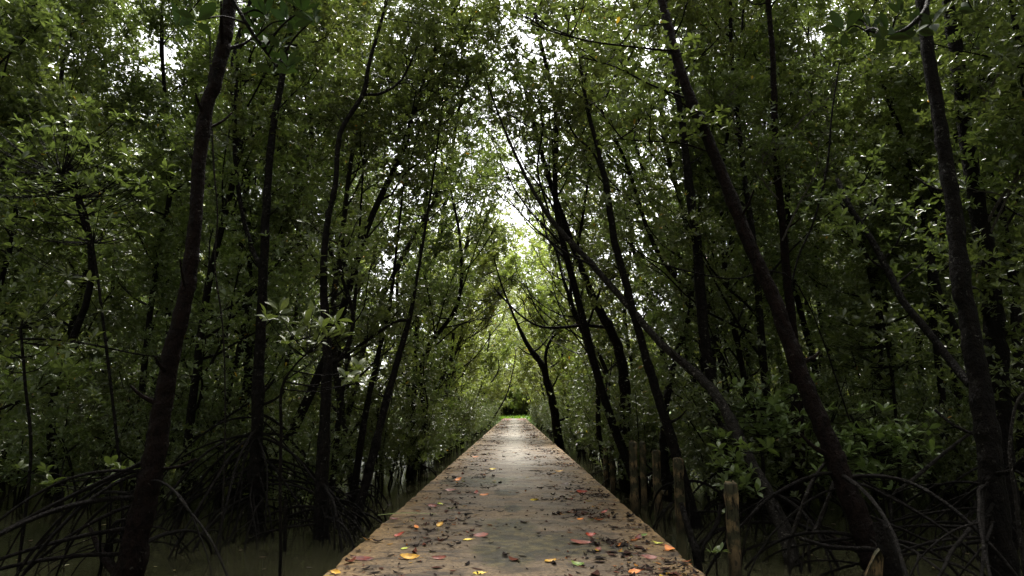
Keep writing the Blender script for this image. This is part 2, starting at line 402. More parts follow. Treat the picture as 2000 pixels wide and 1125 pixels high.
def root_pts(rng, p0, az, span, h0):
    s = np.linspace(0, 1, 9); e = rng.uniform(1.0, 2.1)
    z = h0*(1 - s**e) + .12*span*np.sin(s*pi)*rng.uniform(-.3, .8) - .35*s**6
    a = az + np.cumsum(rng.normal(0, .11, 9))
    st = np.r_[0, np.diff(s)]*span
    x = p0[0] + np.cumsum(np.cos(a)*st); y = p0[1] + np.cumsum(np.sin(a)*st)
    return np.stack([x, y, z], -1)
def make_root(rng, p0, az, span, h0, r, origin, fork=.5):
    acc = Acc(); pts = spline(root_pts(rng, p0, az, span, h0), 3)
    acc.add(*tube(pts, np.linspace(r, r*.62, len(pts)), 6, rng, .07))
    while rng.uniform() < fork:
        k = rng.integers(5, len(pts)-6); q = pts[k]
        f = spline(root_pts(rng, q, az + rng.uniform(.35, 1.1)*rng.choice([-1, 1]), rng.uniform(.25, .6)*span, q[2]), 2)
        acc.add(*tube(f, np.linspace(r*.6, r*.4, len(f)), 5, rng, .05)); fork *= .6
    return acc.mesh('prop_root', [M['root']], origin)

# ------------------------------------------------------------------ the setting: bed, water, bank, walkway, far wood
def grid(x0, x1, y0, y1, nx, ny, zf):
    xs = np.linspace(x0, x1, nx); ys = np.linspace(y0, y1, ny); Xg, Yg = np.meshgrid(xs, ys)
    V = np.stack([Xg, Yg, zf(Xg, Yg)], -1).reshape(-1, 3)
    i = np.arange(ny-1)[:, None]*nx + np.arange(nx-1)[None]
    return V, np.stack([i, i+1, i+nx+1, i+nx], -1).reshape(-1, 4)
def bedz(x, y):
    t = np.clip((y - 92 + .8*np.sin(x*.4))/3.2, 0, 1); t = t*t*(3-2*t)
    return -.6 + t*(1.02 + .05*np.sin(x*1.3)) + np.clip(y-96, 0, 600)*.004
V, F = grid(-400, 400, -300, 500, 161, 401, bedz)
tag(obj('ground', raw_mesh('ground', V, F, [M['bank']])), kind='structure')
V, F = grid(-400, 400, -300, 97, 2, 2, lambda x, y: x*0)
tag(obj('water', raw_mesh('water', V, F, [M['water']])), kind='structure')

rs = np.random.default_rng(3)
# walkway slab: irregular chipped edges
ys = np.r_[np.linspace(-6, 25, 311), np.linspace(25.5, 93, 136)]; prof = []
for s in (-1, 1):
    e = 1.52 + .007*rs.standard_normal(len(ys)) + .006*np.sin(ys*1.7+s) + .005*np.sin(ys*5.3+2*s) + .004*np.sin(ys*11+s) ; e -= .035*(rs.uniform(size=len(ys)) > .93)
    prof.append(e)
cols = [(-1, 0, .22), (-1, 0, .485), (-1, -.018, .5), (0, 0, .506), (1, -.018, .5), (1, 0, .485), (1, 0, .22)]
V = []
for i, y in enumerate(ys):
    for s, o, z in cols: V.append([s*(prof[0 if s < 0 else 1][i]+o) if s else 0, y, z])
V = np.array(V); k = 7; i = np.arange(len(ys)-1)[:, None]*k; j = np.arange(k)[None]; j2 = (j+1) % k
F = np.stack([i+j, i+j2, i+k+j2, i+k+j], -1).reshape(-1, 4)
walk = obj('path', raw_mesh('path', V, F, [M['concrete']], smooth=False)); tag(walk, kind='structure')
def box(x0, x1, y0, y1, z0, z1):
    V = np.array([[x, y, z] for z in (z0, z1) for y in (y0, y1) for x in (x0, x1)], float)
    return V, np.array([[0, 2, 3, 1], [4, 5, 7, 6], [0, 1, 5, 4], [2, 6, 7, 3], [0, 4, 6, 2], [1, 3, 7, 5]])
for y in np.arange(1.5, 40, 2.5):
    a = Acc(); a.add(*box(-1.3, 1.3, y-.1, y+.1, .02, .218)); a.add(*box(-1.15, -.95, y-.09, y+.09, -.6, .018)); a.add(*box(.95, 1.15, y-.09, y+.09, -.6, .018))
    obj('pile_bent', a.mesh('pile_bent', [M['concrete']], smooth=False), walk)

# bank grass: low tufts at the far end
a = Acc(); gp = []
for _ in range(2600):
    x = rs.uniform(-9, 9); y = rs.uniform(92.5, 112)
    if abs(x) < 1.7 and y < 94: continue
    gp.append([x, y, float(bedz(np.array(x), np.array(y)))+.06])
whorls(a, gp, .32, rs, tilt=.35)
tag(obj('grass', a.mesh('grass', [M['grass']], smooth=False)), 'bright green grass covering the bank where the walkway ends', 'grass', kind='stuff')

# far-off wood that reads as one mass
a = Acc(); t_ = Acc()
def wall(n_, x0, x1, y0, y1, z0, z1, size):
    c = np.stack([rs.uniform(x0, x1, n_), rs.uniform(y0, y1, n_), z0 + (z1-z0)*rs.uniform(0, 1, n_)], -1)
    c[:, 2] *= 1 - .18*(1+np.sin(c[:, 0]*.7+c[:, 1]*.5))*.5
    whorls(a, np.repeat(c, 6, 0) + rs.normal(0, .5, (n_*6, 3)), size, rs)
wall(8500, -44, -28, -10, 114, .2, 25, .42); wall(8500, 28, 44, -10, 114, .2, 25, .42)
wall(1300, -36, -30, -10, 114, .1, 3.5, .42); wall(1300, 30, 36, -10, 114, .1, 3.5, .42)
wall(2600, -46, 46, 112, 124, .4, 15, .5); wall(1300, -12, 12, 110, 116, .4, 7, .42); wall(1200, -44, 44, -24, -15, .2, 13, .5)
for _ in range(260):
    side = rs.integers(0, 4)
    b0 = [(-rs.uniform(29, 42), rs.uniform(0, 110)), (rs.uniform(29, 42), rs.uniform(0, 110)), (rs.uniform(-38, 38), rs.uniform(112, 122)), (rs.uniform(-40, 40), rs.uniform(-22, -15))][side]
    zb = float(bedz(np.array(b0[0]), np.array(b0[1])))
    tp = mk_trunk(rs, (*b0, zb), (b0[0]+rs.normal(0, 1), b0[1]+rs.normal(0, 1), rs.uniform(11, 17)), 4)
    t_.add(*tube(tp, np.linspace(.12, .04, len(tp)), 5))
nl_ = sum(len(f) for f in a.F); a.V += t_.V; a.F += [f + a.n for f in t_.F]
Vv = np.concatenate(a.V); Ff = np.concatenate(a.F)
# t_.F indices were already offset inside t_
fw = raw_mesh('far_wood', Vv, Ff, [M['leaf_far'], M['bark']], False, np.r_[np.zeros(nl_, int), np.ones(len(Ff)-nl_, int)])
tag(obj('far_wood', fw), 'far-off mangrove wood closing the view behind the nearer trees', 'wood', kind='stuff')

# ------------------------------------------------------------------ traced trees beside the walkway
def px_path(pts, Yb, Yt=None):
    """[(px,py,width px)] bottom first -> world points and radii"""
    Yt = Yb if Yt is None else Yt; n_ = len(pts); o = []; r = []
    for i, (x, y, w_) in enumerate(pts):
        Yy = Yb + (Yt-Yb)*i/(n_-1); p_ = P(x, y, Yy); o.append(p_); r.append(w_*.8*Yy/FPX/2)
    return np.array(o), np.array(r)
def hero(seed, pts, Yb, Yt, label, mat_='bark', branches=(), roots=(0, 1, 1), over=2.5, nl=10, L=2.2, t0=.6, wn=18, size=.105, knots=6, group='mangrove trees beside the walkway', rootaz=None, matb=None, fine=False):
    rng = np.random.default_rng(seed); pts = pts[::-1] if pts[0][1] < pts[-1][1] else pts
    w, r = px_path(pts, Yb, Yt)
    # down to the bed
    d = w[0]-w[1]; d = d/abs(d[2]) if abs(d[2]) > .05 else np.array([0, 0, -1.]); d[:2] = np.clip(d[:2], -.5, .5)
    if w[0][2] > -.35: w = np.vstack([w[0]+d*(w[0][2]+.4), w]); r = np.r_[r[0]*1.15, r]
    if over: 
        u = w[-1]-w[-2]; u /= np.linalg.norm(u); w = np.vstack([w, w[-1]+u*over*.5+[0, 0, .1*over], w[-1]+u*over*.9+[0, 0, .35*over]]); r = np.r_[r, r[-1]*.7, r[-1]*.35]
    base = np.array([*w[0][:2], 0.]); k = 6
    c = spline(w, k); rr = np.interp(np.linspace(0, len(w)-1, len(c)), np.arange(len(w)), r)
    rr *= 1 + .025*np.sin(np.arange(len(c))*1.7+seed) 
    for _ in range(knots): rr[rng.integers(2, len(c)-2)] *= rng.uniform(1.03, 1.1)
    c = c + rng.normal(0, .06, c.shape)*rr[:, None]
    root = thing('mangrove_tree', base, label, 'tree', group)
    c = spline(c, 2); rr = np.interp(np.linspace(0, 1, len(c)), np.linspace(0, 1, len(rr)), rr)
    for _ in range(14):                     # burls, swellings and old branch scars
        k0 = rng.integers(1, len(c)-1); rr *= 1 + rng.uniform(-.08, .16)*np.exp(-((np.arange(len(c))-k0)/rng.uniform(.8, 2.5))**2)
    acc = Acc(); acc.add(*tube(c, rr, 18, rng, .028))
    for _ in range(9):
        k0 = rng.integers(4, len(c)-6); a_ = rng.uniform(0, 6.28); d_ = np.array([cos(a_), sin(a_), rng.uniform(.1, .9)]); d_ /= np.linalg.norm(d_); l_ = rng.uniform(1.4, 5)*rr[k0]
        q_ = spline([c[k0], c[k0]+d_*(rr[k0]+l_*.5), c[k0]+d_*(rr[k0]+l_)+[0, 0, .2*l_]], 3); acc.add(*tube(q_, np.linspace(rr[k0]*rng.uniform(.15, .4), rr[k0]*.12, len(q_)), 7, rng, .06))
    tr = Acc()
    pos = grow(rng, c, rr, tr, nl=nl, L=L, t0=t0, wn=wn, kf=keep)
    obj('trunk', acc.mesh('trunk', [M[mat_]], base), root)
    for (bp, y0, y1) in branches:
        bw, br = px_path(bp, y0, y1); bc = spline(bw, 5); bq = np.interp(np.linspace(0, len(bw)-1, len(bc)), np.arange(len(bw)), br)
        A = Acc(); A.add(*tube(bc, bq, 7, rng, .05)); q_ = grow(rng, bc, bq, A, nl=6, L=1.0, t0=.35, sub=3, wn=7, kf=keep, spread=.2)
        obj('branch', A.mesh('branch', [M[matb or mat_]], base), root); pos = np.vstack([pos, q_]) if len(q_) else pos
    if tr.n: obj('limbs', tr.mesh('limbs', [M['bark']], base), root)
    if len(pos): 
        cr = Acc(); whorls(cr, pos, size, rng, fine); obj('crown', cr.mesh('crown', [M['leaf']], base, False), root)
    nr, span, hmax = roots
    for i in range(nr):
        h0 = rng.uniform(.25, 1)*hmax; kk = int(np.argmin(np.abs(c[:, 2]-h0))); az = i*2.4+rng.uniform(-.5, .5)
        if rootaz and rng.uniform() < .9: az = rng.uniform(*rootaz)
        sp = rng.uniform(.45, 1)*span
        e = c[kk][:2] + sp*np.array([cos(az), sin(az)])
        if abs(e[0]) < 1.75: az += pi
        obj('prop_root', make_root(rng, c[kk], az, sp, c[kk][2], rng.uniform(.012, .024)*(1.25 if i < 3 else 1), base), root)
    return root

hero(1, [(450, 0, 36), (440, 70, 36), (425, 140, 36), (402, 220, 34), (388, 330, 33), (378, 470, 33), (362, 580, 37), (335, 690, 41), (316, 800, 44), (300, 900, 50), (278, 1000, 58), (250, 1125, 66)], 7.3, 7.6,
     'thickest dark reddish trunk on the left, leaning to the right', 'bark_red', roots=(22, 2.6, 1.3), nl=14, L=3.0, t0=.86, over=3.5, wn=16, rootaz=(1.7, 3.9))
hero(2, [(566, 60, 12), (548, 170, 16), (532, 260, 18), (520, 400, 20), (515, 520, 22), (509, 650, 25), (504, 760, 27), (501, 900, 31), (500, 1010, 34)], 10.6, 11.4,
     'upright mangrove trunk left of the walkway standing on the widest fan of arching prop roots', 'bark', branches=[([(508, 520, 13), (490, 480, 12), (470, 400, 11), (459, 300, 11), (460, 200, 10), (466, 90, 9)], 11, 11.6)],
     roots=(48, 2.3, 1.75), nl=12, t0=.72, L=2.4)
hero(3, [(745, 40, 8), (722, 120, 10), (708, 185, 12), (665, 260, 12), (655, 360, 13), (640, 430, 15), (632, 520, 18), (635, 620, 20), (640, 720, 23), (633, 850, 27), (628, 1035, 36)], 10.0, 10.6,
     'dark trunk standing in the water left of the walkway, bending right near its forked top', 'bark', branches=[([(708, 185, 8), (745, 182, 7), (785, 155, 6), (815, 90, 5)], 10.6, 10.9), ([(640, 715, 12), (672, 690, 11), (690, 620, 10), (668, 540, 9), (660, 480, 7)], 10.2, 10.6)],
     roots=(16, 1.5, .8), nl=9, t0=.72, L=1.8, rootaz=(-1.2, 1.2))
hero(4, [(815, 540, 7), (800, 620, 12), (778, 700, 15), (750, 800, 18), (728, 890, 19), (702, 990, 24)], 11.3, 12.5,
     'slim black trunk leaning right over the water, nearest one to the walkway on the left', 'bark', branches=[([(800, 625, 8), (770, 630, 7), (725, 660, 7), (695, 680, 8), (670, 700, 6)], 12, 12.2)], roots=(7, 1.1, .55), nl=8, t0=.8, L=1.6, over=4)
hero(5, [(775, 480, 6), (762, 590, 9), (737, 700, 12), (716, 800, 14), (694, 940, 18)], 13.6, 14.5,
     'slim dark trunk just behind the leaning one left of the walkway', 'bark', roots=(6, 1.2, .6), nl=9, t0=.6, L=1.7, over=4)
hero(6, [(700, 480, 6), (692, 600, 9), (678, 700, 11), (664, 800, 12), (648, 950, 14)], 13, 13.6,
     'thin trunk rising close behind the forked dark trunk on the left', 'bark', roots=(5, 1.2, .6), nl=9, t0=.6, L=1.7, over=4)
hero(7, [(840, 300, 5), (830, 420, 8), (818, 540, 9), (812, 700, 10), (804, 860, 12), (800, 905, 12)], 19, 19.5,
     'thin upright trunk at the water edge of the left thicket, close to the walkway', 'bark', roots=(3, 1, .5), nl=12, t0=.35, L=2.0, over=2)
# right side
hero(11, [(1290, -10, 22), (1315, 90, 25), (1340, 170, 26), (1390, 290, 28), (1430, 390, 30), (1465, 480, 32), (1510, 580, 34), (1545, 680, 38), (1580, 770, 40), (1620, 870, 44), (1652, 950, 48), (1690, 1050, 52), (1718, 1125, 60)], 7.6, 9.5,
     'long thick trunk right of the walkway leaning left all the way to the top', 'bark_red', branches=[([(1318, 100, 7), (1240, 92, 5), (1150, 80, 5), (1075, 60, 4), (1010, 35, 3)], 9.3, 8.6), ([(1335, 190, 6), (1270, 165, 5), (1200, 130, 4), (1130, 110, 3)], 9.3, 10), ([(1395, 300, 5), (1330, 280, 4), (1250, 275, 3), (1190, 270, 2)], 9.1, 9.0)],
     roots=(15, 2.2, 1.1), nl=14, L=2.8, t0=.84, over=3.2, wn=14)
hero(12, [(965, 200, 5), (1010, 310, 8), (1070, 420, 11), (1150, 510, 14), (1230, 600, 16), (1290, 670, 18), (1370, 740, 22), (1410, 790, 24), (1445, 860, 26), (1480, 930, 28), (1520, 1010, 34), (1545, 1080, 36)], 8.5, 13.5,
     'slender greyish trunk sloping far left over the walkway from the right bank water', 'bark_grey', branches=[([(1160, 520, 6), (1100, 490, 5), (1040, 440, 4), (985, 380, 3)], 11.4, 12.5), ([(1075, 425, 6), (1050, 330, 5), (1060, 240, 4), (1030, 170, 3)], 12.6, 13)],
     roots=(12, 1.6, .9), nl=9, L=1.7, t0=.62, over=2, wn=9, matb='bark')
hero(13, [(1130, 90, 6), (1145, 200, 10), (1170, 300, 12), (1185, 370, 16), (1200, 470, 18), (1222, 550, 18), (1240, 620, 18), (1262, 700, 20), (1290, 790, 22), (1318, 880, 24), (1345, 975, 26)], 11, 12.5,
     'straight dark trunk leaning gently left, behind the third post from the front', 'bark', branches=[([(1185, 375, 9), (1160, 430, 0.1), (1185, 375, 9)], 12, 12)][:0] + [([(1188, 380, 8), (1160, 300, 6), (1120, 260, 5), (1085, 180, 4)], 12.2, 12.8)],
     roots=(8, 1.4, .8), nl=14, L=2.0, t0=.66, over=2, wn=10)
hero(14, [(1318, 150, 14), (1335, 260, 18), (1348, 380, 22), (1362, 480, 24), (1370, 600, 26), (1385, 720, 26), (1400, 800, 27), (1412, 900, 28), (1425, 985, 30)], 11.6, 12.6,
     'sturdy nearly upright trunk between the sloping grey trunk and the long leaning one', 'bark', roots=(10, 1.5, .9), nl=12, L=2.2, t0=.68, over=3)
hero(15, [(1500, 0, 13), (1510, 130, 14), (1515, 300, 16), (1525, 400, 18), (1535, 520, 20), (1548, 650, 24), (1557, 800, 28), (1560, 985, 32)], 12.4, 13,
     'upright reddish trunk crossing behind the long leaning trunk on the right', 'bark_red', matb='twig', branches=[([(1515, 310, 5), (1560, 240, 4), (1620, 190, 3), (1690, 140, 2)], 12.8, 12.5), ([(1512, 310, 5), (1470, 280, 4), (1430, 240, 3), (1400, 180, 2)], 12.6, 12.2), ([(1520, 390, 5), (1490, 350, 4), (1490, 300, 3)], 12.5, 12.2), ([(1528, 470, 5), (1560, 400, 4), (1590, 340, 3), (1600, 270, 2)], 12.5, 12)], roots=(9, 1.6, .9), nl=12, L=2.2, t0=.7, over=3)
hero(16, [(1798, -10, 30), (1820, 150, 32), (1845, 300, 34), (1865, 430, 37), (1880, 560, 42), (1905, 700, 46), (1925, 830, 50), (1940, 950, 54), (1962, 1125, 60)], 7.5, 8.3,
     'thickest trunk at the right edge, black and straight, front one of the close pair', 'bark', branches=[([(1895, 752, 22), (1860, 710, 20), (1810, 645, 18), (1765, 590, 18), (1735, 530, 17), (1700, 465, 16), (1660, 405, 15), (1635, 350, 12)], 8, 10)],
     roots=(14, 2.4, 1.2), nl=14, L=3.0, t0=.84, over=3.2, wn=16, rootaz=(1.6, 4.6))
hero(17, [(1848, -10, 26), (1870, 120, 34), (1885, 250, 36), (1905, 380, 38), (1925, 500, 44), (1940, 620, 46), (1950, 760, 48), (1958, 900, 50), (1965, 1010, 56)], 9.6, 10.4,
     'lichen-spotted trunk at the right edge, rear one of the close pair', 'bark', branches=[([(1925, 440, 8), (1960, 380, 7), (2010, 330, 6)], 10, 9.5), ([(1890, 280, 6), (1930, 180, 5), (1990, 80, 4)], 10, 9.5), ([(1922, 480, 6), (1960, 400, 5), (1990, 330, 4), (2005, 260, 3)], 10, 9.4)], matb='twig', roots=(10, 2.0, 1.2), nl=12, L=2.6, t0=.8, over=3, rootaz=(1.6, 4.6))
hero(18, [(1005, 620, 6), (1030, 672, 11), (1058, 712, 15), (1070, 750, 17), (1082, 800, 18), (1090, 858, 22)], 28, 27.5,
     'curved dark trunk arching left beside the right edge of the far walkway', 'bark', branches=[([(1068, 730, 8), (1066, 690, 8), (1082, 655, 7), (1110, 640, 5)], 27.7, 27.7)], roots=(2, .8, .4), nl=10, L=2.2, t0=.5, over=2.5, size=.16)
hero(19, [(1150, 560, 17), (1168, 600, 21), (1195, 650, 22), (1213, 700, 24), (1221, 770, 25), (1220, 850, 26), (1222, 930, 28)], 15.6, 15.2,
     'curved black trunk behind the posts with a long bare bough reaching over the walkway', 'bark', branches=[([(1190, 640, 9), (1140, 636, 8), (1090, 640, 7), (1050, 636, 6), (1010, 610, 5), (965, 562, 4)], 15.5, 16.5)], roots=(7, 1.1, .6), nl=10, L=2.0, t0=.7, over=4)
hero(20, [(1352, 560, 10), (1345, 620, 13), (1320, 700, 15), (1302, 780, 17), (1296, 870, 20), (1300, 925, 22)], 14.2, 14.8,
     'dark trunk leaning right, standing behind the second and third posts', 'bark', roots=(6, 1.2, .6), nl=10, L=1.9, t0=.6, over=4)
hero(21, [(1745, 190, 9), (1720, 330, 12), (1708, 480, 14), (1716, 620, 15), (1706, 760, 16), (1712, 900, 18)], 16.5, 17,
     'upright trunk in the right thicket midway between the long leaning trunk and the close pair', 'bark', roots=(5, 1.6, .9), nl=16, L=2.2, t0=.3, over=2)
hero(22, [(1730, 180, 10), (1765, 280, 12), (1790, 400, 13), (1812, 480, 14), (1826, 640, 15), (1840, 780, 16), (1850, 900, 18)], 14.5, 15,
     'leaning trunk in the right thicket close to the left side of the close pair', 'bark', roots=(5, 1.6, .9), nl=14, L=2.2, t0=.4, over=2)
hero(23, [(1960, 440, 18), (1975, 520, 20), (1985, 640, 22), (1995, 800, 24), (2004, 940, 26)], 13, 13.6,
     'dark trunk cut by the right edge of the view, behind the close pair', 'bark', roots=(4, 1.6, .9), nl=12, L=2.4, t0=.5, over=4)
hero(24, [(1085, 480, 6), (1105, 560, 8), (1135, 640, 9), (1160, 720, 10), (1190, 800, 12), (1196, 900, 13)], 18, 19,
     'thin trunk leaning left behind the curved black trunk with the bare bough', 'bark', roots=(3, 1, .5), nl=10, L=1.8, t0=.5, over=3)

# ------------------------------------------------------------------ generic trees
TREES = []
def corridor_tree(seed, x, y, h, lean, size, nl, wn, leaf, low=.1):
    rng = np.random.default_rng(seed); zb = float(bedz(np.array(x), np.array(y))) 
    tp = mk_trunk(rng, (x, y, max(zb, -.5)), (x+lean, y+rng.normal(0, .8), h), 7, .45)
    r = np.linspace(rng.uniform(.07, .12) if y < 26 else rng.uniform(.05, .09), .022, len(tp)); base = (x, y, max(0, zb))
    root = thing('mangrove_tree', base, None, 'tree', 'mangroves lining the walkway further along')
    over = y > 26
    A = Acc(); A.add(*tube(tp, r, 7, rng, .03)); pos = grow(rng, tp, r, A, nl=nl, L=3.2, t0=low, wn=wn, kf=keep, inward=True, spread=.2, twigs=y < 40)
    obj('trunk', A.mesh('trunk', [M['bark_grey' if seed % 3 == 0 or y > 26 else 'bark']], base), root)
    if len(pos):
        cr = Acc(); whorls(cr, pos, size, rng); obj('crown', cr.mesh('crown', [M[leaf]], base, False), root)
    TREES.append((root, x, y, lean, 'corridor')); return root
rc = np.random.default_rng(77)
y = 13.; i = 0
while y < 98:
    for s in (-1, 1):
        xx = s*(2.5 + rc.uniform(0, 2.2) if i % 2 else 4.2 + rc.uniform(0, 2.5)); yy = y + rc.uniform(-.8, .8)
        lod = np.interp(yy, [14, 40, 95], [0, .5, 1]); hh = rc.uniform(13.5, 17) if abs(xx) > 3.8 and 17 < yy < 42 else rc.uniform(12, 16) if abs(xx) > 3.8 else rc.uniform(9.5, 13.5)
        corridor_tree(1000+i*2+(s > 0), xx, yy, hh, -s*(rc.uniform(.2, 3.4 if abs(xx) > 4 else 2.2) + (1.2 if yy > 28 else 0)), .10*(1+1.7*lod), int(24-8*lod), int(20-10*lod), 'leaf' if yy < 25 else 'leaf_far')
    i += 1; y += 1.7 if y < 40 else 2.5
for j, (x, y, le, h) in enumerate([(-5.2, 13.5, 4.4, 11), (5.0, 14.5, -4.4, 11.5), (-4.6, 16.5, 4.0, 11.5)]): corridor_tree(4000+j, x, y, h, le, .10, 16, 16, 'leaf', .55)
# shared variants
def variant(seed, h, leaf='leaf', low=.12, nl=20, L=2.5, wn=22, size=.12, r=.09):
    rng = np.random.default_rng(seed); tp = mk_trunk(rng, (0, 0, -.5), (rng.normal(0, .9), rng.normal(0, .9), h), 7, .5)
    A = Acc(); rr = np.linspace(r, .02, len(tp)); A.add(*tube(tp, rr, 8, rng, .06))
    pos = grow(rng, tp, rr, A, nl=nl, L=L, t0=low, wn=wn, spread=.23); pos = thin(pos[pos[:, 2] > .25], rng)
    cr = Acc(); whorls(cr, pos, size, rng)
    return A.mesh('trunk', [M['bark']]), cr.mesh('crown', [M[leaf]], smooth=False)
VAR = [variant(200+k, h, low=lo, nl=nl) for k, (h, lo, nl) in enumerate([(14, .1, 30), (15.5, .25, 28), (13, .08, 28), (16, .38, 24), (14.5, .2, 28), (15, .33, 26), (12.5, .08, 28), (15, .4, 22)])]
ROOTS = [[make_root(np.random.default_rng(300+k*7+j), (0, 0, 0), j*1.26+k, 1.0+.3*j, .5+.25*j, .018, (0, 0, 0), .4) for j in range(5)] for k in range(4)]
def place_var(k, x, y, rz, sc, low_h=None):
    root = thing('mangrove_tree', (x, y, 0), None, 'tree', 'background mangroves in the flooded thicket')
    root.rotation_euler = (rc.normal(0, .035), rc.normal(0, .035), rz); root.scale = (sc, sc, sc)
    t, c = VAR[k]; obj('trunk', t, root); obj('crown', c, root)
    if y < 20:
        for me in ROOTS[k % 4]: obj('prop_root', me, root)
    TREES.append((root, x, y, 0, 'back'))
pts = []
for s in (-1, 1):
    for _ in range(6000):
        y = rc.uniform(9, 44); x = s*rc.uniform(5.2, min(.80*y+3, 29))
        if y < 14 and abs(x) < 7.2 or y > 28 and abs(x) < 9.5: continue
        sp = 2.25 if y < 22 else 2.8
        if all((x-a)**2+(y-b)**2 > sp*sp for a, b in pts): pts.append((x, y))
    
pts.sort(key=lambda p: p[1])
near = [(-4.6, -4.5), (4.8, -4), (-3.2, -1.2), (3.4, -.8), (-5.6, 2.0), (5.8, 1.6), (-6.3, 5.6), (6.6, 5.8), (0.2, -8), (-8.5, 3.5), (8.8, 3.8), (-2.4, -7), (2.6, -6.5)]  # unseen trees added around and behind the camera to darken the foreground
pts = [p for p in pts if p[1] < 24] + [p for p in pts if p[1] >= 24]
NB = 180
print('background spots', len(pts)); pts = pts[:NB]
for (x, y) in pts: place_var(int(rc.integers(0, len(VAR))), x, y, rc.uniform(0, 6.28), rc.uniform(1.05, 1.22) if 17 < y < 29 and abs(x) < 16 else rc.uniform(.85, 1.1))
for j, (x, y) in enumerate(near): place_var((3, 7, 1)[j % 3], x, y, rc.uniform(0, 6.28), rc.uniform(.95, 1.1))
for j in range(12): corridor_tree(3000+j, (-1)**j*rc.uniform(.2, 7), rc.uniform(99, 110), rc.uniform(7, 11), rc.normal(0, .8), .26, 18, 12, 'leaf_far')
# labels for them: where they show in the picture and how deep
LAND = [(0, 110, 'at the far left edge of the view'), (110, 250, 'left of the thickest left trunk'), (250, 340, 'right behind the thickest left trunk'), (340, 430, 'just right of the thickest left trunk'), (430, 520, 'behind the trunk with the widest prop roots'),
        (520, 610, 'between the prop-rooted trunk and the forked dark trunk'), (610, 720, 'behind the forked dark trunk'), (720, 820, 'behind the slim leaning trunks left of the walkway'), (820, 1005, 'close along the left edge of the walkway'),
        (1005, 1170, 'close along the right edge of the walkway'), (1170, 1290, 'behind the square posts'), (1290, 1400, 'behind the sloping grey trunk'), (1400, 1500, 'left of the long leaning trunk on the right'), (1500, 1600, 'behind the foot of the long leaning trunk'),
        (1600, 1700, 'right of the long leaning trunk'), (1700, 1800, 'midway from the long leaning trunk to the right pair'), (1800, 1900, 'just left of the close pair at the right'), (1900, 3000, 'by the right edge of the view'), (-3000, 0, 'at the very left edge, partly out of view')]
ORD = ['nearest', 'second', 'third', 'fourth', 'fifth', 'sixth', 'seventh', 'eighth', 'ninth', 'tenth', 'eleventh', 'twelfth', 'thirteenth', 'fourteenth', 'fifteenth', 'sixteenth', 'seventeenth', 'eighteenth', 'nineteenth', 'twentieth',
       'twenty-first', 'twenty-second', 'twenty-third', 'twenty-fourth', 'twenty-fifth', 'twenty-sixth', 'twenty-seventh', 'twenty-eighth', 'twenty-ninth', 'thirtieth', 'thirty-first', 'thirty-second', 'thirty-third', 'thirty-fourth', 'thirty-fifth', 'thirty-sixth', 'thirty-seventh', 'thirty-eighth', 'thirty-ninth', 'fortieth'] + ['farthest']*9
def label_by_place(items, noun):
    by = {}
    for (o, x, y) in items:
        sx_, _ = screen((x, y, 1.5)); t = 'added around or behind the viewer to cast shade' if y < 7 else next(l for a, b_, l in LAND if a <= sx_ < b_); by.setdefault(t, []).append((y, o))
    for t, l in by.items():
        l.sort(key=lambda q: q[0])
        for i, (_, o) in enumerate(l): o['label'] = f'{ORD[i]} {noun} {t}' if i == 0 else f'{ORD[i]} {noun} back {t}'
label_by_place([(o, x, y) for o, x, y, l, k in TREES], 'leafy background mangrove')

# ------------------------------------------------------------------ low saplings and bushes
BUSH = []
def bush_variant(seed, h, w_, n_, size=.10):
    rng = np.random.default_rng(seed); A = Acc(); pos = []
    for j in range(rng.integers(4, 7)):
        az = rng.uniform(0, 6.28); tp = spline([(0, 0, -.4), (cos(az)*w_*.25, sin(az)*w_*.25, h*.4), (cos(az)*w_*.6, sin(az)*w_*.6, h*rng.uniform(.75, 1))], 4)
        A.add(*tube(tp, np.linspace(.02, .008, len(tp)), 5))
        c = rng.uniform(.3, 1, n_)*(len(tp)-1.01); ci = c.astype(int)
        pos.append(tp[ci] + (tp[ci+1]-tp[ci])*(c-ci)[:, None] + rng.normal(0, .28, (n_, 3)))
    pos = np.concatenate(pos); pos = pos[pos[:, 2] > .3]; cr = Acc(); whorls(cr, pos, size, rng)
    return A.mesh('stems', [M['bark']]), cr.mesh('foliage', [M['leaf']], smooth=False)
BV = [bush_variant(400+k, h, w_, n_) for k, (h, w_, n_) in enumerate([(1.8, 1.4, 60), (2.4, 1.5, 75), (1.6, 1.3, 55), (2.9, 1.6, 90), (2.2, 1.7, 80)])]
bl = []; bp = []
for s in (-1, 1):
    for _ in range(2600):
        y = rc.uniform(12.0, 30); x = s*rc.uniform(2.6 if y > 16 else 5.0, min(.78*y+1, 20)) if rc.uniform() < .7 else s*rc.uniform(2.5, 4.0)
        if y < 15 and abs(x) < 3.6: continue
        if all((x-a)**2+(y-b)**2 > (1.3 if y < 19 else 1.6)**2 for a, b in bp): bp.append((x, y))
eb = [(s*rc.uniform(2.5, 3.3), y+rc.uniform(-.4, .4)) for y in np.r_[np.arange(15.5, 34, 1.0), np.arange(34, 92, 1.7)] for s in (-1, 1)]
bp = eb + [p for p in bp if abs(p[0]) > 3.6]
print('bushes', len(bp))
for x, y in bp[:280]:
    root = thing('mangrove_sapling', (x, y, 0), None, 'sapling', 'leafy saplings growing low over the water')
    root.rotation_euler = (0, 0, rc.uniform(0, 6.28)); sc = rc.uniform(.75, 1.15); lim = (abs(x)-1.6)/1.15; sc = min(sc, max(.5, lim)); root.scale = (sc, sc, sc*rc.uniform(.9, 1.2))
    st, fo = BV[int(rc.integers(0, len(BV)))]; obj('stems', st, root); obj('foliage', fo, root); bl.append((root, x, y))
label_by_place(bl, 'low leafy sapling')

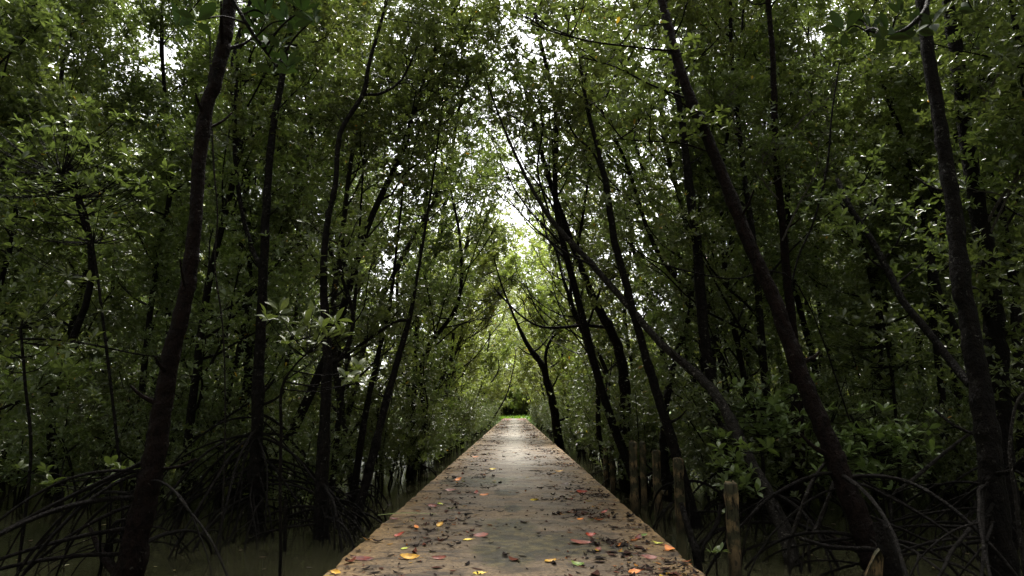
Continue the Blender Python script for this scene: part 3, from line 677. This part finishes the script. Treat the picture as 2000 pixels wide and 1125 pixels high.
# traced saplings with single rosettes near the viewer
def rosette_plant(seed, stem, Y, spots, label, size=.16, name='mangrove_sapling', extra=()):
    rng = np.random.default_rng(seed); w_, r = px_path(stem, Y); 
    if w_[0][2] > -.3: w_ = np.vstack([[w_[0][0], w_[0][1], -.35], w_]); r = np.r_[r[0], r]
    base = np.array([*w_[0][:2], 0]); root = thing(name, base, label, 'sapling', 'young mangroves near the walkway'); A = Acc()
    c = spline(w_, 4); A.add(*tube(c, np.interp(np.linspace(0, len(w_)-1, len(c)), np.arange(len(w_)), r), 6, rng, .05)); pos = []
    for (x, y_) in spots:
        e = P(x, y_, Y+rng.uniform(-.35, .35)); d2 = np.linalg.norm(c-e, axis=1); j = int(np.argmin(d2 + (c[:, 2] > e[2])*.6)); s0 = c[j]
        mid = (s0+e)/2 + np.array([0, 0, -.08*np.linalg.norm(e-s0)]); tw = spline([s0, mid, e], 3); A.add(*tube(tw, np.linspace(.008, .004, len(tw)), 4)); pos.append(e)
    obj('stem', A.mesh('stem', [M['bark']], base), root)
    cr = Acc(); whorls(cr, np.array(pos), size, rng, True, .4); obj('foliage', cr.mesh('foliage', [M['leaf' if seed in (57, 58, 59) else 'leaf_near']], base, False), root)
def scat(seed, n_, x0, x1, y0, y1):
    g_ = np.random.default_rng(seed); return [((x0+x1)/2+(x1-x0)/2*a, (y0+y1)/2+(y1-y0)/2*b_) for a, b_ in np.clip(g_.normal(0, .5, (n_, 2)), -1, 1)]
rosette_plant(51, [(548, 1085, 8), (547, 950, 8), (549, 850, 8), (550, 760, 7), (575, 715, 5), (600, 690, 4)], 7.4,
              [(600, 632), (575, 655), (630, 640), (655, 628), (560, 670), (590, 680), (620, 668), (640, 655), (668, 652), (700, 722), (678, 735), (715, 745), (690, 748), (545, 610), (520, 620), (610, 610)], 'slim sapling pole left of the walkway with bright leaf rosettes over the water')
rosette_plant(52, [(216, 1010, 6), (214, 960, 5), (216, 930, 4)], 8.2, [(222, 942), (200, 945), (235, 915), (215, 908), (100, 943), (105, 948), (35, 915), (262, 920), (90, 920)], 'spindly sapling with a few pale leaf rosettes left of the thickest left trunk')
rosette_plant(53, [(1420, 1010, 10), (1425, 930, 9), (1440, 880, 8), (1450, 840, 7)], 9.4, scat(1, 34, 1370, 1500, 840, 1000), 'bright leafy sapling behind the nearest post')
rosette_plant(54, [(1740, 1000, 10), (1720, 920, 9), (1690, 860, 7), (1660, 810, 6)], 10.2, scat(2, 90, 1590, 1820, 800, 955), 'broad bright leafy sapling right of the foot of the long leaning trunk')
rosette_plant(55, [(1490, 990, 10), (1490, 900, 9), (1480, 850, 7), (1470, 800, 6)], 11.0, scat(3, 60, 1400, 1590, 745, 880), 'bright leafy sapling between the sloping grey trunk and the long leaning trunk')
rosette_plant(56, [(1400, 1115, 4), (1399, 1095, 3), (1398, 1085, 3)], 7.5, [(1390, 1078), (1408, 1076)], 'tiny two-leaved seedling in the water beside the nearest post', .09)
rosette_plant(57, [(60, 900, 8), (50, 760, 8), (40, 640, 7)], 8.2, scat(4, 26, -20, 200, 540, 720), 'sapling spreading pale leaves at the far left edge', .13)
rosette_plant(58, [(1760, 960, 8), (1745, 760, 8), (1720, 600, 6)], 11.5, scat(5, 60, 1580, 1800, 590, 760), 'tall sapling with drooping leaves right of the long leaning trunk', .15)
rosette_plant(59, [(240, 1000, 8), (210, 700, 8), (170, 420, 6), (120, 340, 5)], 8.8, scat(6, 110, -80, 330, 200, 480), 'tall sapling with long narrow leaves at the upper left', .12)

# overhanging boughs close to the lens, grown from trees whose trunks stand outside the frame
def bough(seed, tx, ty, ths, sprays, label):
    rng = np.random.default_rng(seed); tp = mk_trunk(rng, (tx, ty, -.5), (tx*.82, ty+.4, 8.5), 6, .3); base = np.array([tx, ty, 0.])
    root = thing('mangrove_tree', base, label, 'tree', 'mangroves leaning over the viewer'); A = Acc(); r = np.linspace(.1, .04, len(tp)); A.add(*tube(tp, r, 9, rng, .05))
    pos = []; cr0 = Acc(); q = grow(rng, tp, r, A, nl=16, L=2.6, t0=.55, wn=14, kf=keep); q = q[[not (0 < screen(v)[0] < 2000 and 0 < screen(v)[1] < 1125 and v[1] < 5.5) for v in q]] if len(q) else q
    for (path, Yy, spots) in sprays:
        wpts = [P(x, y_, Yy) for x, y_ in path]; j = int(np.argmin(np.abs(tp[:, 2]-wpts[0][2]-.1))); c = spline([tp[j]]+wpts, 6); A.add(*tube(c, np.linspace(.02, .005, len(c)), 6))
        for (x, y_) in spots:
            e = P(x, y_, Yy+rng.uniform(-.25, .25)); k_ = int(np.argmin(np.linalg.norm(c-e, axis=1))); A.add(*tube(spline([c[k_], (c[k_]+e)/2+[0, 0, .03], e], 3), np.linspace(.006, .0035, 7), 4)); pos.append(e)
    obj('trunk', A.mesh('trunk', [M['bark']], base), root)
    whorls(cr0, q, .13, rng); whorls(cr0, np.array(pos), .10, rng, True, .8); obj('crown', cr0.mesh('crown', [M['leaf_shaded']], base, False), root)
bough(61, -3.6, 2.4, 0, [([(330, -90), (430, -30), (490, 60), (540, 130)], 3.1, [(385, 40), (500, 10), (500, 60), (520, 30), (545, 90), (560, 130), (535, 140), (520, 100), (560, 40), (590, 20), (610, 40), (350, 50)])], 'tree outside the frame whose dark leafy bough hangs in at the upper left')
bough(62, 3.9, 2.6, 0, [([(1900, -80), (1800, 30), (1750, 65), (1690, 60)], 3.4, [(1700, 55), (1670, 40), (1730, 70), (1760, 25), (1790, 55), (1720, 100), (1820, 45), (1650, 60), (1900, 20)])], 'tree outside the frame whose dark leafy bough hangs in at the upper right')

# ------------------------------------------------------------------ posts along the right edge
def post(x, ytop, ybot, wpx, label, Yy=None, lean=0, cap=True):
    b0 = G(x, ybot, 0.) if Yy is None else P(x, ybot, Yy); Yy = b0[1]; t = P(x, ytop, Yy); wd = wpx*Yy/FPX; h = t[2]; rng = np.random.default_rng(int(x))
    o = thing('timber_post', (b0[0], Yy, 0), label, 'post', 'square posts standing in the water beside the walkway')
    A = Acc(); n_ = 14; zs = np.linspace(-.6, h-.03, n_); V = []; hw = wd/2; ch = .012
    sec = [(-hw+ch, -hw), (hw-ch, -hw), (hw, -hw+ch), (hw, hw-ch), (hw-ch, hw), (-hw+ch, hw), (-hw, hw-ch), (-hw, -hw+ch)]
    for z in zs:
        for a, b_ in sec: V.append([a+rng.normal(0, .005)+lean*z, b_+rng.normal(0, .005), z])
    ztop = len(zs)
    for a, b_ in sec: V.append([a*.8+lean*h, b_*.8, h-.012+rng.normal(0, .009)])
    for a, b_ in sec: V.append([a*.3+lean*h, b_*.3, h+rng.normal(0, .012)])
    V = np.array(V); m_ = len(zs)+2; i = np.arange(m_-1)[:, None]*8; j = np.arange(8)[None]; j2 = (j+1) % 8
    A.add(V, np.stack([i+j, i+j2, i+8+j2, i+8+j], -1).reshape(-1, 4))
    me = A.mesh('shaft', [M['timber']], smooth=False); s_ = obj('shaft', me, o); s_.rotation_euler = (0, 0, rng.normal(0, .12)); return o, Yy, wd, h
post(1437, 940, 1135, 23, 'nearest and largest square post, with a flat weathered top')
post(1330, 893, 1040, 16, 'second square post from the front, pale with a split top')
o_, Yp, wd_, h_ = post(1286, 878, 1006, 13, 'third square post from the front, with a short wooden block on its side')
A = Acc(); A.add(*box(wd_/2, wd_/2+.11, -.04, .03, .33, .41)); obj('block', A.mesh('block', [M['timber']], smooth=False), o_)
post(1240, 862, 988, 15, 'fourth square post from the front, thick and tall', Yy=12.4)
post(1258, 862, 975, 11, 'dark square post touching the back of the fourth post', Yy=13.2)
post(1197, 868, 958, 9, 'dark thin post behind the fourth post, close to the walkway edge', Yy=15.2)
post(1184, 872, 945, 8, 'thinnest and farthest square post of the row', Yy=16.6)

# ------------------------------------------------------------------ dead poles, loose roots and stumps
def pole(path, Y0, Y1, m_, label, name='dead_branch', cat='branch', sides=7, end=False, group=None):
    w_, r = px_path(path, Y0, Y1); 
    if end and w_[-1][2] > -.3: w_ = np.vstack([w_, [w_[-1][0]+.02, w_[-1][1], -.4]]); r = np.r_[r, r[-1]]
    c = spline(w_, 5); rng = np.random.default_rng(int(abs(w_[0][0])*1000)); A = Acc()
    A.add(*tube(c - w_[-1], np.interp(np.linspace(0, len(w_)-1, len(c)), np.arange(len(w_)), r), sides, rng, .08)); o = obj(name, A.mesh(name, [M[m_]]), None, w_[-1]); tag(o, label, cat, group)
GR = 'loose dead branches over the water'
pole([(1612, 903, 8), (1590, 935, 9), (1570, 980, 9), (1549, 1040, 8), (1540, 1080, 7)], 8.2, 8.0, 'bark_grey', 'pale grey bent pole, left one of two beside the long leaning trunk', end=True, group=GR)
pole([(1634, 922, 7), (1622, 960, 9), (1600, 1018, 10), (1580, 1075, 7)], 8.3, 8.1, 'bark_grey', 'pale grey straight pole, right one of two beside the long leaning trunk', end=True, group=GR)
pole([(1908, 838, 7), (1860, 872, 7), (1780, 940, 9), (1740, 985, 6)], 8.6, 8.9, 'bark_grey', 'pale fallen branch slanting left of the close pair of trunks', end=True, group=GR)
pole([(2010, 760, 7), (1985, 790, 7), (1972, 880, 8), (1985, 980, 8), (1995, 1070, 9)], 7.0, 7.0, 'bark_grey', 'pale hanging branch in front of the close pair at the right edge', end=True, group=GR)
pole([(1330, 983, 12), (1338, 1010, 15), (1350, 1050, 17), (1362, 1092, 20)], 8.0, 7.7, 'root', 'short crooked black root rising beside the second post', 'dead_root', 'root', 8, True)
pole([(1408, 985, 10), (1402, 1020, 10), (1385, 1050, 9), (1372, 1078, 9)], 8.8, 8.6, 'root', 'thin black root slanting left of the nearest post', 'dead_root', 'root', 8, True)
pole([(1560, 1050, 8), (1620, 1068, 10), (1690, 1072, 12), (1740, 1080, 10)], 7.4, 7.3, 'root', 'straight black root lying flat across the foot of the long leaning trunk', 'dead_root', 'root')
pole([(1720, 1020, 30), (1728, 1060, 38), (1742, 1125, 46)], 7.0, 6.9, 'bark', 'black broken stump right of the foot of the long leaning trunk', 'tree_stump', 'stump', 10, True)
pole([(558, 970, 8), (557, 1030, 9), (556, 1082, 9)], 9.2, 9.2, 'bark', 'short black stake rising from the water beside the slim sapling pole', 'dead_stake', 'stake', 7, True)
pole([(-10, 668, 6), (60, 662, 6), (150, 668, 5), (260, 690, 4), (330, 700, 3)], 8.6, 9.4, 'bark', 'thin dark fallen branch hanging level at the left edge', group=GR)
# hanging stem beside the thickest left trunk
pole([(410, 60, 4), (412, 200, 4), (418, 330, 5), (425, 420, 4), (420, 520, 4), (435, 640, 4), (440, 800, 4), (436, 960, 4)], 8.4, 8.8, 'bark_grey', 'thin pale stem hanging just right of the thickest left trunk', 'hanging_vine', 'vine', 5, True)
pole([(1640, 120, 4), (1625, 220, 5), (1615, 330, 6), (1590, 430, 6), (1560, 500, 5), (1545, 560, 4)], 10, 9.6, 'bark', 'thin dark curved vine above the crossing of the right trunks', 'hanging_vine', 'vine', 5)
pole([(1700, 945, 4), (1560, 560, 4), (1420, 545, 4), (1290, 515, 4), (1230, 480, 3)], 10.5, 10, 'bark', 'long thin vine running level between the right trunks', 'hanging_vine', 'vine', 5)
# tan split board
A = Acc(); fr = [P(1678, 1180, 6.7), P(1722, 1180, 6.7), P(1724, 1120, 6.7), P(1726, 1090, 6.7), P(1719, 1074, 6.7), P(1712, 1082, 6.7), P(1700, 1104, 6.7), P(1690, 1128, 6.7)]
fr[0][2] = fr[1][2] = -.5; o0 = np.array([fr[0][0], 6.7, 0]); k_ = len(fr); V = np.array(fr + [p_ + np.array([.012, .055, .01*((i*7) % 3)]) for i, p_ in enumerate(fr)])
F = [[i, (i+1) % k_, k_+(i+1) % k_, k_+i] for i in range(k_)] + [[0, 1, 2, 7], [7, 2, 3, 6], [6, 3, 4, 5]] + [[9, 8, 15, 10], [10, 15, 14, 11], [11, 14, 13, 12]]
A.add(V, np.array(F)); o = obj('broken_board', A.mesh('broken_board', [M['timber']], o0, False), None, o0); tag(o, 'brown split board standing in the water at the lower right', 'board')

# ------------------------------------------------------------------ leaves lying on the walkway
def flat_leaf(rng, ln, wr=.5, curl=.25):
    xs = np.linspace(0, 1, 9); wd = wr/2*np.sin(np.pi*xs**.85)**.8; V = []; zc = curl*ln*(np.abs(xs-.5)*2)**2*rng.uniform(.3, 1.0)*.5
    f = rng.uniform(.05, .45)
    for x, w_, z in zip(xs, wd, zc):
        for s in (-1, -.5, 0, .5, 1): V.append([(x-.5)*ln, s*w_*ln, z + .006 + abs(s)*w_*ln*f + rng.normal(0, .002)])
    V = np.array(V); V[:, 2] = np.maximum(V[:, 2], .003); i = np.arange(8)[:, None]*5+np.arange(4)[None]
    return V, np.stack([i, i+1, i+6, i+5], -1).reshape(-1, 4)
LV = [(914, 1055, 'yellow', .115, 20, 'bright yellow leaf alone near the middle of the walkway'), (859, 1027, 'amber', .12, 60, 'amber curled leaf left of the bright yellow one'), (800, 1090, 'amber', .2, 5, 'long amber leaf near the lower left of the walkway'),
      (780, 1046, 'red', .13, 30, 'red leaf near the left edge of the walkway'), (708, 1092, 'dark_red', .22, 175, 'large dark red leaf at the lower left corner of the slab'), (1285, 1062, 'lime', .13, 140, 'yellow-green leaf near the right edge of the walkway'),
      (1308, 1073, 'orange', .16, 110, 'orange-red leaf touching the right edge of the walkway'), (1076, 1097, 'amber', .13, 20, 'amber leaf by the lower end of the puddle'), (1128, 1103, 'green', .14, 150, 'green and yellow leaf right of the puddle foot'),
      (1240, 1118, 'orange', .12, 5, 'orange leaf at the bottom edge right of centre'), (1180, 1000, 'red', .13, 40, 'vivid red leaf on the right half, halfway to the edge'), (1153, 1046, 'red', .12, 10, 'small red leaf at the right rim of the puddle'),
      (1168, 1074, 'pink', .15, 70, 'dull pink leaf below the small red one'), (1136, 962, 'red', .2, 8, 'long red leaf far on the right half'), (936, 1120, 'yellow', .12, 15, 'yellow leaf at the bottom edge beside the puddle'),
      (945, 967, 'orange', .16, 30, 'orange leaf near the upper small puddle'), (928, 893, 'orange', .2, 10, 'far orange leaf on the left half'), (1133, 1014, 'orange', .11, 40, 'small orange-red leaf left of the vivid red one'),
      (881, 993, 'green', .13, 20, 'green leaf on the left half of the slab'), (1043, 977, 'yellow', .13, 10, 'faint yellow leaf right of the small puddles'), (845, 989, 'pink', .15, 0, 'pink leaf left of the green one'),
      (655, 1119, 'amber', .10, 170, 'amber leaf at the very lower left corner'), (813, 1030, 'orange', .12, 110, 'brown-orange upright leaf left of the amber curled leaf'), (858, 1091, 'pink', .15, 170, 'pink narrow leaf near the bottom left'),
      (1267, 1090, 'pink', .16, 170, 'pink narrow leaf near the bottom right'), (962, 917, 'yellow', .16, 10, 'far yellow leaf near the centre line'), (1092, 921, 'amber', .2, 20, 'far amber leaf on the right half'), (1247, 1051, 'dark_red', .15, 60, 'dark red leaf left of the yellow-green one'),
      (895, 938, 'orange', .16, 40, 'orange leaf at the rim of the far left puddle'), (790, 1072, 'lime', .08, 10, 'small lime leaf above the long amber one'), (1135, 1061, 'pink', .24, 4, 'long pink leaf right of the puddle'), (940, 1047, 'pink', .18, 170, 'long pink leaf just above the bright yellow one'),
      (770, 1014, 'dark_red', .13, 0, 'dark red leaf near the left edge above the red one'), (1105, 946, 'brown', .18, 0, 'brown leaf far on the right half'), (930, 963, 'red', .12, 80, 'red leaf beside the orange one near the small puddle'),
      (1258, 1046, 'green', .08, 20, 'tiny green leaf above the yellow-green one'), (880, 958, 'pink', .2, 0, 'long pink leaf far on the left half'), (860, 985, 'lime', .1, 0, 'small lime leaf above the green one')]
for i, (px_, py_, col_, ln, rot, lab) in enumerate(LV):
    ln *= .92; rng = np.random.default_rng(600+i); q = G(px_, py_, .507); A = Acc(); A.add(*flat_leaf(rng, ln, rng.uniform(.42, .62), .35))
    s = spline([(ln*.47, 0, .008), (ln*.56, .004, .012), (ln*.66, rng.uniform(-.01, .01), .016)], 2); A.add(*tube(s, .0016, 4))
    o = obj('fallen_leaf', A.mesh('fallen_leaf', [M[col_]]), None, q); Q = Matrix.Rotation(rng.uniform(.1, .5), 3, 'X') @ Matrix.Rotation(rng.uniform(-.12, .12), 3, 'Y') @ Matrix.Rotation(R(rot), 3, 'Z'); o.rotation_euler = Q.to_euler(); o.location.z = .505 - min((Q @ v.co).z for v in o.data.vertices); tag(o, lab, 'leaf', 'coloured leaves lying on the walkway')
A = Acc(); c = spline([G(738, 1006, .515), G(790, 1002, .54), G(852, 1004, .512)], 6); wv = np.interp(np.linspace(0, 1, len(c)), [0, .4, 1], [.003, .014, .002]); t = np.array([0, 1, 0])
V = np.concatenate([np.stack([p_-t*w_, p_+t*w_+[0, 0, .004]]) for p_, w_ in zip(c, wv)]); i = np.arange(len(c)-1)[:, None]*2
A.add(V-c[0], (i+np.array([[0, 1, 3, 2]]))); tag(obj('grass_blade', A.mesh('grass_blade', [M['blade']]), None, c[0]), 'long thin green blade lying over the left edge of the walkway', 'leaf')
# dark litter nobody could count
A = Acc(); rl = np.random.default_rng(9)
nlit = 0
def lit(x, y, ln):
    wr = rl.uniform(.2, .6); xs = np.linspace(0, 1, 5); wd = wr/2*np.sin(np.pi*np.clip(xs, .02, .98))*ln; z = .004+rl.uniform(0, .28)*ln*(np.abs(xs-.5)*2)**2; a_ = rl.uniform(0, 2*pi); f = rl.uniform(0, .4)
    V = []
    for q_, w_, z_ in zip(xs, wd, z):
        for s in (-1, 0, 1): V.append([(q_-.5)*ln, s*w_, z_+abs(s)*w_*f])
    V = np.array(V); V[:, :2] = V[:, :2] @ np.array([[cos(a_), sin(a_)], [-sin(a_), cos(a_)]]); i = np.arange(4)[:, None]*3+np.arange(2)[None]
    A.add(V+[x, y, .503], np.stack([i, i+1, i+4, i+3], -1).reshape(-1, 4))
_c = rl.uniform([-1.45, 5], [1.45, 60], (420, 2))
while nlit < 11000:
    y = 4.6 + 80*rl.uniform()**2.2
    if rl.uniform() < .6:
        c_ = _c[rl.integers(len(_c))]; x, y = c_[0]+rl.normal(0, .14), c_[1]+rl.normal(0, .16)
        y = 4.6 + (y-5)*.999 if y > 4.6 else 5
    else: x = rl.uniform(-1.5, 1.5)
    pr = np.clip(abs(x)-.12, .1, .75)/.75*(1 if x > -.3 else .75)
    if abs(x) > 1.47 or rl.uniform() > pr: continue
    lit(x, y, rl.choice([.03, .045, .07, .10, .14], p=[.34, .3, .2, .11, .05])*(1+max(0, y-15)*.01)); nlit += 1
tag(obj('leaf_litter', A.mesh('leaf_litter', [M['litter']])), 'dark wet leaf litter and twigs scattered over the walkway slab', 'litter', kind='stuff')
A = Acc()
for _ in range(420):
    sd = rl.choice([-1, 1]); y = 5.2+22*rl.uniform()**1.6; x = sd*rl.uniform(1.8, 2+.7*y); V, F = flat_leaf(rl, rl.choice([.03, .06, .1], p=[.55, .3, .15]), .5, .1); a_ = rl.uniform(0, 6.28)
    V[:, :2] = V[:, :2] @ np.array([[cos(a_), sin(a_)], [-sin(a_), cos(a_)]]); V[:, 2] = V[:, 2]*.5+.002; A.add(V+[x, y, 0], F)
m, n, b = mat('floating_bits'); g = n.nodes.new('ShaderNodeNewGeometry'); n.links.new(ramp(n, g.outputs['Random Per Island'], [(0, (.03, .02, .012)), (.5, (.12, .08, .04)), (.8, (.25, .2, .08)), (1, (.35, .33, .22))]), b.inputs['Base Color'])
tag(obj('floating_leaves', A.mesh('floating_leaves', [m])), 'small pale and brown leaf bits floating on the murky water', 'leaf bits', kind='stuff')
print('tris', sum(len(m_.polygons) for m_ in bpy.data.meshes)*2, 'objects', len(bpy.data.objects))
